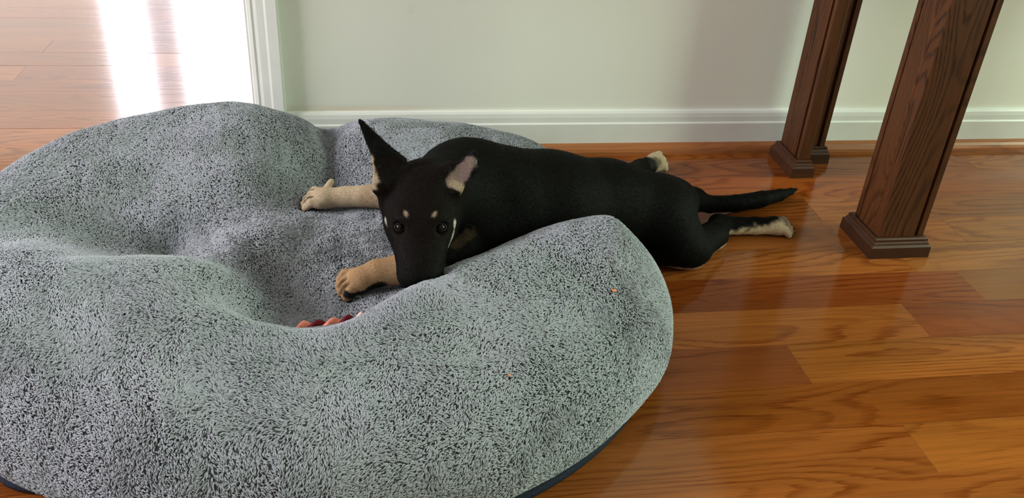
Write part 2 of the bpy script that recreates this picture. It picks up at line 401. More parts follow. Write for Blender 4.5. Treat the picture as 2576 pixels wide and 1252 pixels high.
bm = bmesh.new(); add_box(bm, (0.775, 1.10, 0.735), (1.83, 1.535, 0.765), .004); under(bm_obj('tabletop', bm, M['dark_oak_x']))
bm = bmesh.new()
add_box(bm, (0.90, 1.14, 0.64), (1.71, 1.158, 0.735), .001); add_box(bm, (0.90, 1.477, 0.64), (1.71, 1.495, 0.735), .001)
add_box(bm, (0.818, 1.225, 0.64), (0.836, 1.40, 0.735), .001); add_box(bm, (1.765, 1.225, 0.64), (1.783, 1.40, 0.735), .001)
under(bm_obj('apron', bm, M['dark_oak_x']))

# ------------------------------------------------------------------ signed distance modelling for the puppy
class Field:
    def __init__(s, lo, hi, h):
        s.lo = np.array(lo, float); s.h = h
        s.n = tuple(int(math.ceil((b-a)/h))+1 for a, b in zip(lo, hi))
        s.f = np.full(s.n, 1.0, np.float32)
    def box(s, lo, hi, mrg):
        a = np.maximum(((np.array(lo)-mrg-s.lo)/s.h).astype(int), 0)
        b = np.minimum(((np.array(hi)+mrg-s.lo)/s.h).astype(int)+2, s.n)
        sl = tuple(slice(int(i), int(j)) for i, j in zip(a, b))
        ax = [(s.lo[d]+np.arange(a[d], b[d])*s.h).astype(np.float32) for d in range(3)]
        return sl, ax[0][:, None, None], ax[1][None, :, None], ax[2][None, None, :]
    def blend(s, sl, d, k, op='add'):
        f = s.f[sl]
        if op == 'sub': d = -d
        if op == 'add':
            hh = np.clip(0.5+0.5*(f-d)/k, 0, 1); s.f[sl] = f*(1-hh)+d*hh-k*hh*(1-hh)
        else:
            hh = np.clip(0.5-0.5*(f-d)/k, 0, 1); s.f[sl] = f*(1-hh)+d*hh+k*hh*(1-hh)
    def cone(s, a, b, ra, rb, k=0.01, op='add'):
        a = np.array(a, float); b = np.array(b, float); R_ = max(ra, rb)
        sl, X, Y, Z = s.box(np.minimum(a, b)-R_, np.maximum(a, b)+R_, k+3*s.h)
        ba = b-a; t = ((X-a[0])*ba[0]+(Y-a[1])*ba[1]+(Z-a[2])*ba[2])/max(ba@ba, 1e-9); t = np.clip(t, 0, 1)
        d = np.sqrt((X-a[0]-ba[0]*t)**2+(Y-a[1]-ba[1]*t)**2+(Z-a[2]-ba[2]*t)**2)-(ra+(rb-ra)*t)
        s.blend(sl, d.astype(np.float32), k, op)
    def ellip(s, c, r, rot=None, k=0.01, op='add'):
        c = np.array(c, float); r = np.array(r, float); Rm = r.max()
        sl, X, Y, Z = s.box(c-Rm, c+Rm, k+3*s.h)
        q = [X-c[0], Y-c[1], Z-c[2]]
        if rot is not None: q = [q[0]*rot[0][j]+q[1]*rot[1][j]+q[2]*rot[2][j] for j in range(3)]
        k0 = np.sqrt(sum((q[j]/r[j])**2 for j in range(3))); k1 = np.sqrt(sum((q[j]/r[j]**2)**2 for j in range(3)))
        d = k0*(k0-1)/np.maximum(k1, 1e-6)
        s.blend(sl, d.astype(np.float32), k, op)
    def tri(s, a, b, c, th, k=0.01, op='add'):
        a, b, c = (np.array(v, float) for v in (a, b, c))
        sl, X, Y, Z = s.box(np.minimum(np.minimum(a, b), c)-th, np.maximum(np.maximum(a, b), c)+th, k+3*s.h)
        n = np.cross(b-a, a-c); n /= np.linalg.norm(n)
        def seg(p, q):
            e = q-p; t = np.clip(((X-p[0])*e[0]+(Y-p[1])*e[1]+(Z-p[2])*e[2])/(e@e), 0, 1)
            return (X-p[0]-e[0]*t)**2+(Y-p[1]-e[1]*t)**2+(Z-p[2]-e[2]*t)**2
        def side(p, q):
            m = np.cross(q-p, n); return np.sign(m[0]*(X-p[0])+m[1]*(Y-p[1])+m[2]*(Z-p[2]))
        ins = np.abs(side(a, b)+side(b, c)+side(c, a)) > 2.5
        d2 = np.where(ins, (n[0]*(X-a[0])+n[1]*(Y-a[1])+n[2]*(Z-a[2]))**2, np.minimum(np.minimum(seg(a, b), seg(b, c)), seg(c, a)))
        s.blend(sl, (np.sqrt(d2)-th).astype(np.float32), k, op)
    def mesh(s):
        """Surface nets: one vertex per cell that the surface crosses."""
        f = s.f; nx, ny, nz = s.n; ins = f < 0
        cnt = np.zeros((nx-1, ny-1, nz-1), np.int8)
        for i in (0, 1):
            for j in (0, 1):
                for k in (0, 1): cnt += ins[i:nx-1+i, j:ny-1+j, k:nz-1+k]
        cells = np.argwhere((cnt > 0) & (cnt < 8)); idx = np.full(cnt.shape, -1, np.int32); idx[tuple(cells.T)] = np.arange(len(cells))
        acc = np.zeros((len(cells), 3)); num = np.zeros(len(cells))
        corners = [(i, j, k) for i in (0, 1) for j in (0, 1) for k in (0, 1)]
        cv = {c: f[cells[:, 0]+c[0], cells[:, 1]+c[1], cells[:, 2]+c[2]] for c in corners}
        for c0 in corners:
            for d in range(3):
                if c0[d]: continue
                c1 = tuple(c0[q]+(q == d) for q in range(3)); a, b = cv[c0], cv[c1]
                m_ = (a < 0) != (b < 0); t = np.where(m_, a/np.where(m_, a-b, 1), 0)
                pt = np.tile(np.array(c0, float), (len(cells), 1)); pt[:, d] += t
                acc[m_] += pt[m_]; num[m_] += 1
        V = s.lo+(cells+acc/num[:, None])*s.h
        Q = []
        for d in range(3):
            e, g = [(1, 2), (2, 0), (0, 1)][d]
            sl0 = [slice(None)]*3; sl1 = [slice(None)]*3; sl0[d] = slice(0, -1); sl1[d] = slice(1, None)
            A = ins[tuple(sl0)]; B = ins[tuple(sl1)]
            for flip, mm in ((False, A & ~B), (True, ~A & B)):
                p = np.argwhere(mm); ok = (p[:, e] > 0) & (p[:, g] > 0) & (p[:, e] < s.n[e]-1) & (p[:, g] < s.n[g]-1); p = p[ok]
                qs = []
                for (u, v) in ((0, 0), (-1, 0), (-1, -1), (0, -1)):
                    w = p.copy(); w[:, e] += u; w[:, g] += v; qs.append(idx[tuple(w.T)])
                q = np.stack(qs, 1); Q.append(q[:, ::-1] if flip else q)
        return V, np.concatenate(Q)

def fast_mesh(name, V, F, mat, parent=None, smooth=True, color=None, attr='coat'):
    me = bpy.data.meshes.new(name); k = F.shape[1]
    me.vertices.add(len(V)); me.vertices.foreach_set('co', V.astype(np.float32).ravel())
    me.loops.add(F.size); me.loops.foreach_set('vertex_index', F.astype(np.int32).ravel())
    me.polygons.add(len(F)); me.polygons.foreach_set('loop_start', np.arange(0, F.size, k, dtype=np.int32))
    me.polygons.foreach_set('use_smooth', np.full(len(F), smooth))
    me.update(calc_edges=True); me.validate()
    if color is not None:
        ca = me.color_attributes.new(attr, 'FLOAT_COLOR', 'POINT')
        ca.data.foreach_set('color', np.c_[color, np.ones(len(V))].astype(np.float32).ravel())
    me.materials.append(mat)
    o = bpy.data.objects.new(name, me); C.objects.link(o)
    if parent is not None: o.parent = parent
    return o
def relax(V, F, it, lam=0.5):
    e = np.concatenate([F[:, [0, 1]], F[:, [1, 2]], F[:, [2, 3]], F[:, [3, 0]]]); n = len(V)
    e = np.concatenate([e, e[:, ::-1]]); deg = np.bincount(e[:, 0], minlength=n)[:, None]
    for k in range(it):
        l = lam if k % 2 == 0 else -lam*1.03
        S = np.stack([np.bincount(e[:, 0], V[e[:, 1], d], minlength=n) for d in range(3)], 1)/np.maximum(deg, 1)
        V = V+l*(S-V)
    return V

BH = 0.0021
dog = Field((-0.15, 0.83, -0.006), (0.80, 1.50, 0.325), BH)
v = np.array
# torso, lying with the chest on the bed and the rump on the floor
sh = (0.1315, 1.1113, 0.13); ch = (0.1838, 1.1154, 0.12); ri = (0.2635, 1.1306, 0.107); lo_ = (0.3573, 1.1609, 0.09); pe = (0.437, 1.1656, 0.072)
dog.cone(sh, ch, .070, .081, .02); dog.cone(ch, ri, .081, .079, .02); dog.cone(ri, lo_, .079, .067, .02); dog.cone(lo_, pe, .067, .062, .02)
dog.ellip((0.1334, 1.1155, 0.175), (.045, .035, .034), k=.03)             # far shoulder blade
dog.ellip((0.4728, 1.1972, 0.07), (.050, .040, .040), k=.03)              # croup
dog.ellip((0.1434, 1.0589, 0.105), (.05, .045, .055), k=.03)              # near shoulder
# head frame: x to the dog's left, y to the nose, z to the top of the skull
O = v((0.0672, 0.9915, 0.178)); fy = v((-.085, -.962, -.26)); fy /= np.linalg.norm(fy)
fx = np.cross(fy, (-0.02, 0, 1.0)); fx /= np.linalg.norm(fx); fx = -fx if fx[0] < 0 else fx
fz = np.cross(fx, fy); fz = -fz if fz[2] < 0 else fz
HR = [[fx[i], fy[i], fz[i]] for i in range(3)]
def H(x, y, z): return O+x*fx+y*fy+z*fz
neck0 = (0.1386, 1.1058, 0.155)
dog.cone(neck0, H(.004, -.035, -.005), .062, .048, .03)
dog.ellip(H(0, -.030, .000), (.0500, .050, .0400), HR, .015)
dog.ellip(H(0, .012, -.002), (.0420, .040, .0310), HR, .020)           # brow and cheeks
dog.ellip(H(.026, -.002, -.014), (.0200, .036, .022), HR, .015); dog.ellip(H(-.026, -.002, -.014), (.0200, .036, .022), HR, .015)
dog.ellip(H(0, .044, -.013), (.0330, .040, .0215), HR, .018)
dog.ellip(H(0, .072, -.016), (.0275, .034, .0185), HR, .012)
dog.ellip(H(.012, .084, -.022), (.0155, .020, .012), HR, .008); dog.ellip(H(-.012, .084, -.022), (.0155, .020, .012), HR, .008)  # lips
dog.cone(H(0, .040, -.026), H(0, .085, -.030), .018, .012, .008)      # lower jaw
for s_ in (-1, 1):
    dog.ellip(H(s_*.0185, .020, .0185), (.012, .012, .007), HR, .012)   # brow ridge
    dog.ellip(H(s_*.0262, .0370, .0115), (.0080, .0085, .0065), HR, .004, 'sub')  # eye socket
# ears
eA, eB, eT = v((0.0118, 1.006, 0.2068)), v((0.046, 1.024, 0.2372)), v((-0.0062, 1.04, 0.2852))
mid = (eA+eB)/2
dog.tri(eA, eB, mid+(eT-mid)*.55+v((.004, 0, 0)), .0042, .012); dog.tri(eA*.75+eB*.25, eB, eT, .0026, .006)
dog.cone(eA+v((.012, .0, -.018)), eA+v((.006, 0, .008)), .008, .005, .014)
dog.ellip(H(-.034, -.040, .018), (.018, .022, .020), HR, .015); dog.ellip(H(.034, -.040, .018), (.018, .022, .020), HR, .015)
rA, rB, rT = v((0.0993, 1.012, 0.2289)), v((0.1119, 0.992, 0.2121)), v((0.1354, 1.016, 0.2492))
rM = v((0.1346, 1.004, 0.2324))
dog.tri(rA, rB, rT, .0040, .006); dog.tri(rB, rM, rT, .0034, .005)
dog.cone(rA+v((-.008, 0, -.006)), rA, .009, .005, .014); dog.cone(rB+v((-.008, 0, -.012)), rB, .008, .005, .010)
rn = np.cross(rB-rA, rT-rA); rn /= np.linalg.norm(rn); rn = -rn if rn[1] > 0 else rn
rc = (rA+rB+rT+rM)/4
# front legs
gaps = []
def paw(pos, d, up, size=1.0, spread=.0095, toes=4, bend=0.0):
    """Foot: metacarpal pad and four toes fanned forward along d."""
    pos = v(pos); d = v(d)/np.linalg.norm(d); up = v(up)/np.linalg.norm(up); s2 = np.cross(d, up); s2 /= np.linalg.norm(s2); out = []
    dog.cone(pos-d*.006*size, pos+d*.004*size, .0150*size, .0150*size, .006)
    for i in range(toes):
        t = (i-(toes-1)/2)
        a = pos+s2*t*spread*.7*size; reach = (.027-.004*abs(t))*size
        kn = a+d*reach*.55+up*.0050*size+s2*t*.0010*size; tip = a+d*reach+s2*t*.0022*size-up*.0035*size
        dog.cone(a, kn, .0085*size, .0074*size, .0035); dog.cone(kn, tip, .0074*size, .0060*size, .0015)
        out.append((tip, d+s2*t*.12, up))
    for i in range(toes-1):
        t = (i+.5-(toes-1)/2); o0 = pos+s2*t*spread*.75*size
        g0 = o0+d*.010*size+up*.0118*size; g1 = o0+d*.027*size+up*.0050*size+s2*t*.002*size
        dog.cone(g0, g1, .0014*size, .0026*size, .0025, 'sub'); gaps.append((g0, g1))
    return out
fL_e = (0.1006, 1.2176, 0.09); fL_w = (-0.0308, 1.2255, 0.079); fL_p = (-0.0667, 1.2262, 0.076)
dog.cone((0.116, 1.1855, 0.1), fL_e, .034, .026, .02); dog.cone((0.0368, 1.2123, 0.086), fL_w, .0205, .0150, .008); dog.cone(fL_e, (0.0368, 1.2123, 0.086), .026, .0205, .01)
dog.cone(fL_w, fL_p, .0150, .0155, .006)
t1 = paw((-0.0702, 1.2264, 0.076), v((-0.0951, 1.2334, 0.07))-v((-0.0702, 1.2264, 0.076)), (0, -.25, 1), 1.0, .0112)
dog.cone((-0.063, 1.2374, 0.083), (-0.0537, 1.2461, 0.094), .0062, .0050, .003)           # the toe that sticks up behind
fR_w = (0.0106, 0.9841, 0.096); fR_p = (-0.011, 0.9777, 0.09)
dog.cone((0.1182, 1.0244, 0.095), (0.0571, 0.9885, 0.1), .034, .0225, .015); dog.cone((0.0571, 0.9885, 0.1), fR_w, .0225, .0172, .01)
dog.cone(fR_w, fR_p, .0172, .0165, .006)
t2 = paw((-0.0156, 0.9776, 0.089), v((-0.0324, 0.9748, 0.083))-v((-0.0156, 0.9776, 0.089)), (-.25, -.35, 1), 1.0, .0115)
# near hind leg, stretched out behind: thigh, knee on the floor, shank, hock, long foot
dog.cone((0.4463, 1.1473, 0.068), (0.4822, 1.1221, 0.034), .054, .031, .02)
dog.cone((0.4659, 1.1309, 0.045), (0.4964, 1.1278, 0.03), .045, .029, .02)
dog.cone((0.4951, 1.1271, 0.029), (0.5503, 1.1746, 0.022), .029, .0225, .010)
dog.cone((0.5511, 1.1763, 0.021), (0.575, 1.2101, 0.02), .0215, .0170, .008)
dog.cone((0.5696, 1.2103, 0.02), (0.5712, 1.2199, 0.022), .0160, .0118, .006)
dog.cone((0.5757, 1.2108, 0.018), (0.6384, 1.2129, 0.015), .0165, .0138, .008); dog.cone((0.6384, 1.2129, 0.015), (0.6785, 1.2109, 0.015), .0138, .0150, .006)
t3 = paw((0.6774, 1.2126, 0.014), v((0.7061, 1.2062, 0.01))-v((0.6774, 1.2126, 0.014)), (0, -.25, 1), .95, .0098)
# far hind leg, only the foot clears the back
dog.cone((0.4158, 1.2754, 0.06), (0.4942, 1.4146, 0.022), .032, .017, .015); dog.cone((0.4942, 1.4146, 0.022), (0.5338, 1.4453, 0.02), .016, .0165, .008)
t4 = paw((0.5323, 1.4453, 0.02), v((0.5627, 1.4572, 0.017))-v((0.5323, 1.4453, 0.02)), (.25, -.55, .8), .98, .0105)
# tail
tail = [v((0.4921, 1.2183, 0.074)), v((0.5332, 1.2395, 0.052)), v((0.5746, 1.2663, 0.028)), v((0.63, 1.2848, 0.018)), v((0.685, 1.302, 0.016)), v((0.7271, 1.3206, 0.013)), v((0.7579, 1.3404, 0.009)), v((0.7764, 1.3546, 0.006))]
tr = [.025, .0180, .0145, .0145, .0140, .0105, .0058, .0024]
for i in range(7): dog.cone(tail[i], tail[i+1], tr[i], tr[i+1], .014 if i < 2 else .004)
# hollow of the open ear
dog.ellip(rc+rn*.0070, (.016, .006, .020), [[fx[i], -rn[i]*1.0, fz[i]] for i in range(3)], .002, 'sub')
V, Fq = dog.mesh()
V = relax(V, Fq, 6)
V[:, 2] = np.maximum(V[:, 2], 0.0008)
# coat pattern, painted per vertex: the animal's own markings, plus shade between the toes
BLK = v((.0030, .0029, .0026)); TAN = v((.33, .200, .105)); CRM = v((.47, .36, .245)); INN = v((.13, .092, .080)); WHT = v((.36, .34, .30)); CHO = v((.0056, .0036, .0030))
col = np.tile(BLK, (len(V), 1))
def sstep(x, a, b):
    t = np.clip((x-a)/(b-a), 0, 1); return t*t*(3-2*t)
def dcone(V, a, b, ra, rb):
    a = v(a); b = v(b); ba = b-a; t = np.clip(((V-a)@ba)/(ba@ba), 0, 1)
    return np.linalg.norm(V-a-t[:, None]*ba, axis=1)-(ra+(rb-ra)*t)
def paint(w, c):
    global col
    col = col*(1-w[:, None])+v(c)*w[:, None]
jit = np.array([noise.noise(Vector(p)*130.0) for p in V])*.004+np.array([noise.noise(Vector(p)*45.0) for p in V])*.005
# forelegs tan from the elbow down, grading to cream at the paws
d = np.minimum(dcone(V, (0.0458, 1.2119, 0.086), (-0.11, 1.234, 0.07), .034, .036), dcone(V, (-0.0621, 1.243, 0.08), (-0.0538, 1.2487, 0.094), .01, .01))
paint(1-sstep(d+jit, -.002, .006), CRM*.80); paint((1-sstep(dcone(V, (0.0037, 1.2083, 0.08), (0.0454, 1.2018, 0.086), .012, .030)+jit*2, -.004, .012))*.55, TAN*.55)
d = dcone(V, (0.0612, 0.9882, 0.1), (-0.0405, 0.9661, 0.08), .034, .038); paint(1-sstep(d+jit, -.002, .006), TAN*.95)
# shade painted into the grooves between the toes; undersides of forefeet dark
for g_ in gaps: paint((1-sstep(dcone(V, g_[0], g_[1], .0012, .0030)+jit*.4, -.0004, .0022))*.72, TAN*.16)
fn = np.zeros_like(V); qn = np.cross(V[Fq[:, 2]]-V[Fq[:, 0]], V[Fq[:, 3]]-V[Fq[:, 1]])
for q_ in range(4):
    for a_ in range(3): fn[:, a_] += np.bincount(Fq[:, q_], qn[:, a_], minlength=len(V))
fn /= np.linalg.norm(fn, axis=1)[:, None]+1e-12
for tl_ in (t1, t2):
    for tip_, d_, up_ in tl_:
        dd = np.linalg.norm(V-(tip_-v(up_)*.006), axis=1); paint((1-sstep(dd, .005, .010))*sstep(-(fn@(v(up_)/np.linalg.norm(up_))), .1, .5), BLK*2.5)
pd = v((.15, -.45, -.88)); pd /= np.linalg.norm(pd)
for a_, b_, r_a in (((-.0330, .9545, .0840), (-.0180, .9560, .0800), .0042), ((-.0140, .9590, .0830), (.0000, .9615, .0830), .0046), ((.0060, .9640, .0870), (.0150, .9670, .0890), .0036)):
    paint((1-sstep(dcone(V, a_, b_, r_a, r_a)+jit*.6, -.0008, .0022)), BLK*4)
for a_, b_, r_a, lo_d in (((-0.0354, 0.9757, 0.085), (0.0053, 0.9834, 0.088), .022, .45), ((-0.074, 1.229, 0.074), (-0.0921, 1.2307, 0.07), .018, .72)):
    paint((1-sstep(dcone(V, a_, b_, r_a, r_a), -.002, .003))*sstep(fn@pd+jit*12, lo_d, lo_d+.12), BLK*4)
# face: front of the head keeps a warm black
Lh = (V-O)@v([fx, fy, fz]).T
hd = (np.abs(Lh[:, 0]) < .06) & (Lh[:, 1] > -.06) & (np.abs(Lh[:, 2]) < .06)
paint(hd*sstep(Lh[:, 2], -.015, .01), CHO*.9)
for s_, w_b in ((-1, .0030), (1, .0030)):
    dd = np.sqrt(((Lh[:, 0]-s_*(.0174-(Lh[:, 1]-.0275)*.35))/.0028)**2+((Lh[:, 1]-.0270)/.0050)**2+((Lh[:, 2]-.0255)/.010)**2)
    paint((1-sstep(dd+jit*60, .30, 1.20))*.45, v((.50, .36, .27)))
# pale patches on the cheeks, a thin pale line along the near jaw, a faint tan tuft on the neck
paint((1-sstep(dcone(V, H(.0420, .0180, .0055), H(.0410, .0250, .0010), .0020, .0012)+jit*.5, -.0008, .0020)), WHT)
paint((1-sstep(dcone(V, H(.0405, .0270, -.0015), H(.0385, .0350, -.0060), .0012, .0012)+jit*.2, -.0002, .0012))*.8, WHT)
paint((1-sstep(dcone(V, H(.0385, .0350, -.0060), H(.0345, .0480, -.0100), .0012, .0008)+jit*.2, -.0002, .0011))*.7, WHT)
paint((1-sstep(dcone(V, H(-.0462, .0130, .0050), H(-.0440, .0240, .0030), .0018, .0012)+jit*.5, -.0008, .0020)), WHT)
paint((1-sstep(dcone(V, (.1110, 1.0070, .1240), (.1360, 1.0150, .1330), .0065, .0015)+jit*1.2, -.002, .006))*.13, TAN*.8)
# open ear: pinkish grey lining with pale lower rim; other ear shows only its pale front edge
nd = (V-rc)@rn
inn = dcone(V, (0.1102, 0.998, 0.2202), (0.128, 1.01, 0.2395), .0105, .0085)
paint((1-sstep(inn+jit*.4, -.001, .002))*(nd > -.0025), INN)
inn = dcone(V, (0.1079, 0.994, 0.2201), (0.1158, 0.992, 0.2131), .0045, .0045); paint((1-sstep(inn+jit, -.001, .003))*(nd > -.0025)*.9, CRM*.5)
d = dcone(V, (0.0061, 1.022, 0.2454), (0.0101, 1.008, 0.2147), .0022, .0048); paint((1-sstep(d+jit*1.5, -.001, .004)), CRM*.55)
# belly edge and inner thigh
d = dcone(V, (0.4375, 1.1362, 0.01), (0.4699, 1.1126, 0.004), .013, .014); d = np.minimum(d, dcone(V, (0.4699, 1.1126, 0.004), (0.508, 1.1103, 0.004), .014, .014)); d = np.minimum(d, dcone(V, (0.508, 1.1103, 0.004), (0.5839, 1.1827, 0.004), .013, .010))
paint(1-sstep(d+jit*.7, -.002, .005), CRM*.85)
# hind feet: cream below, dusky on top
y_s = V[:, 1]; 
d = dcone(V, (0.5868, 1.1851, 0.004), (0.6546, 1.196, 0.006), .010, .015); d = np.minimum(d, dcone(V, (0.6663, 1.1998, 0.008), (0.7155, 1.2059, 0.006), .018, .030))
paint(1-sstep(d+jit*1.3, -.003, .008), CRM*1.02)
d = dcone(V, (0.684, 1.2152, 0.03), (0.6896, 1.2003, 0.03), .004, .004); paint((1-sstep(d+jit, -.001, .007))*.55, BLK*8)
d = dcone(V, (0.534, 1.4485, 0.025), (0.5777, 1.4592, 0.015), .026, .034); paint(1-sstep(d+jit, -.003, .006), CRM*.75)
d = dcone(V, (0.5179, 1.4222, 0.03), (0.5359, 1.4234, 0.034), .006, .007); paint((1-sstep(d+jit, .000, .011))*.75, BLK*7)

dog_ob = fast_mesh('puppy', V, Fq, M['coat'], None, True, col)
dog_ob['label'] = 'black and tan puppy sprawled on the grey bed, its hind legs stretched on the floor'
dog_ob['category'] = 'dog'
def ball(name, c, r, mat, parent, seg=20, scale=(1, 1, 1), rot=None):
    bm = bmesh.new(); bmesh.ops.create_uvsphere(bm, u_segments=seg, v_segments=seg//2+2, radius=r)
    Rm = Matrix(rot).to_4x4() if rot is not None else Matrix.Identity(4)
    bmesh.ops.transform(bm, matrix=Matrix.Translation(c) @ Rm @ Matrix.Diagonal((*scale, 1)), verts=bm.verts)
    return bm_obj(name, bm, mat, parent, True)
for s_ in (-1, 1):
    c = H(s_*.0250, .0325, .0085)
    e = ball('eye', c, .0070, M['iris'], dog_ob)
    look = v((-.05, -.80, .60)); look /= np.linalg.norm(look); 
    q = ball('pupil', c+look*.0017, .0058, M['eye'], e)
    # eyelids: dark rim around the eye
    bm = bmesh.new(); n1 = 24; tube = []
    lx = fx-look*(fx@look); lx /= np.linalg.norm(lx); ly = np.cross(look, lx)
    for i in range(n1):
        a = 2*math.pi*i/n1; cc = c+look*.0044+lx*math.cos(a)*.0062+ly*math.sin(a)*.0046
        rad = lx*math.cos(a)+ly*math.sin(a); tube.append([bm.verts.new(cc+(rad*math.cos(b)+look*math.sin(b))*.0013) for b in np.linspace(0, 2*math.pi, 7)[:-1]])
    for i in range(n1):
        for j in range(6): bm.faces.new((tube[i][j], tube[(i+1) % n1][j], tube[(i+1) % n1][(j+1) % 6], tube[i][(j+1) % 6]))
    bm_obj('eyelid', bm, M['lid'], dog_ob, True)
# nose leather with two nostrils
bm = bmesh.new(); bmesh.ops.create_uvsphere(bm, u_segments=24, v_segments=16, radius=1)
for q in bm.verts:
    x, y, z = q.co; wd = .0125*(1+.15*z); y2 = y*.009; 
    for s_ in (-1, 1):
        dn = math.hypot(x-s_*.45, z+.05)
        if y > 0: y2 -= .003*math.exp(-(dn/.22)**2)
    q.co = Vector(H(x*wd*.9, .0960+y2, -.0200+z*.0075))
bm_obj('nose', bm, M['nose'], dog_ob, True)
def claw(tip, d, up, parent, mat):
    d = d/np.linalg.norm(d); s2 = np.cross(d, up); s2 /= np.linalg.norm(s2); u2 = np.cross(s2, d)
    bm = bmesh.new(); prev = None
    for i in range(5):
        t = i/4; c = tip+d*(.0040+.0055*t)+u2*(.0022-.0022*t*t); r = .0019*(1-t)**.7+.0003
        ring = [bm.verts.new(c+(s2*math.cos(a)*.8+u2*math.sin(a))*r) for a in np.linspace(0, 2*math.pi, 8)[:-1]]
        if prev:
            for j in range(7): bm.faces.new((prev[j], prev[(j+1) % 7], ring[(j+1) % 7], ring[j]))
        prev = ring
    bm.faces.new(prev); return bm_obj('claw', bm, mat, parent, True)
for tl in (t1, t2, t3, t4):
    for tip, d, up in tl: claw(tip, d, up, dog_ob, M['claw'])
for tl, off in ((t1, .006), (t2, .007)):
    for tip, d, up in tl:
        d = d/np.linalg.norm(d); ball('paw_pad', tip-v(up)/np.linalg.norm(up)*.0050-d*.002, .0058, M['pad'], dog_ob, 12, (1.0, 1.0, .8))
# short coat hairs laid along the body
def sample(V, F, n):
    a, b, c, d_ = (V[F[:, i]] for i in range(4))
    ar = np.linalg.norm(np.cross(c-a, d_-b), axis=1); pick = rng.choice(len(F), n, p=ar/ar.sum())
    u = rng.random((n, 1)); w = rng.random((n, 1))
    A, B, Cc, D = a[pick], b[pick], c[pick], d_[pick]
    pt = A*(1-u)*(1-w)+B*u*(1-w)+Cc*u*w+D*(1-u)*w
    nn = np.cross(Cc-A, D-B); nn /= np.linalg.norm(nn, axis=1)[:, None]+1e-12
    return pt, nn, F[pick, 0]
NH = 120000
pt, nn, vi = sample(V, Fq, NH)
keep = nn[:, 2] > -.45; pt, nn, vi = pt[keep], nn[keep], vi[keep]
flow = np.tile(v((1.0, .30, -.25)), (len(pt), 1))
Lp = (pt-O)@v([fx, fy, fz]).T; inh = (Lp[:, 1] > -.04) & (np.abs(Lp[:, 0]) < .06) & (Lp[:, 2] > -.05)
flow[inh] = -fy
legf = col[vi].sum(1) > .1; kp = ~(legf & (rng.random(len(pt)) < .75)); pt, nn, vi, inh, legf, flow = pt[kp], nn[kp], vi[kp], inh[kp], legf[kp], flow[kp]
flow[legf & (pt[:, 0] < .12)] = v((-1, -.1, -.1))
flow += rng.normal(0, .22, flow.shape); tg = flow-nn*(flow*nn).sum(1)[:, None]; tg /= np.linalg.norm(tg, axis=1)[:, None]+1e-9
ln = rng.uniform(.0035, .0058, (len(pt), 1)); ln[inh] *= .55; ln[legf] *= .5
tailm = (pt[:, 0] > .53) & (pt[:, 1] > 1.23); ln[tailm] *= 1.3
sd = np.cross(nn, tg)*.00022
tipp = pt+tg*ln*.95+nn*ln*.17; midp = pt+tg*ln*.5+nn*ln*.16
HV = np.stack([pt-sd, pt+sd, midp+sd*.8, midp-sd*.8, tipp], 1).reshape(-1, 3); b0 = np.arange(len(pt))*5
HF = np.concatenate([np.stack([b0, b0+1, b0+2], 1), np.stack([b0, b0+2, b0+3], 1), np.stack([b0+3, b0+2, b0+4], 1)])
hc = np.repeat(np.minimum(col[vi]*np.where(legf[:, None], rng.uniform(1.1, 1.5, (len(pt), 1)), rng.uniform(.75, 1.3, (len(pt), 1))), .9), 5, axis=0)
fur = fast_mesh('fur', HV, HF, M['coat'], dog_ob, False, hc); fur['kind'] = 'stuff'

# ------------------------------------------------------------------ bed
outline = v([(.392, .910), (.365, .840), (.325, .785), (.280, .742), (.208, .690), (.145, .655), (.03, .628), (-.10, .622), (-.22, .645), (-.31, .690), (-.40, .745), (-.475, .82), (-.54, .92), (-.57, 1.04), (-.565, 1.17), (-.525, 1.29), (-.465, 1.375), (-.39, 1.440), (-.29, 1.485), (-.18, 1.495), (-.08, 1.498), (.02, 1.500), (.11, 1.498), (.20, 1.492), (.275, 1.472), (.335, 1.42), (.340, 1.33), (.325, 1.22), (.345, 1.12), (.400, 1.04), (.402, .97)])
cx, cy = -.09, 1.06
ang = np.arctan2(outline[:, 1]-cy, outline[:, 0]-cx); rad = np.hypot(outline[:, 0]-cx, outline[:, 1]-cy)
od = np.argsort(ang); ang, rad = ang[od], rad[od]
ang3 = np.r_[ang-2*math.pi, ang, ang+2*math.pi]; rad3 = np.r_[rad, rad, rad]
def radius(a):
    a = np.asarray(a); s = 0
    for k, w in ((-.06, .2), (0, .6), (.06, .2)): s = s+w*np.interp(a+k, ang3, rad3)
    return s
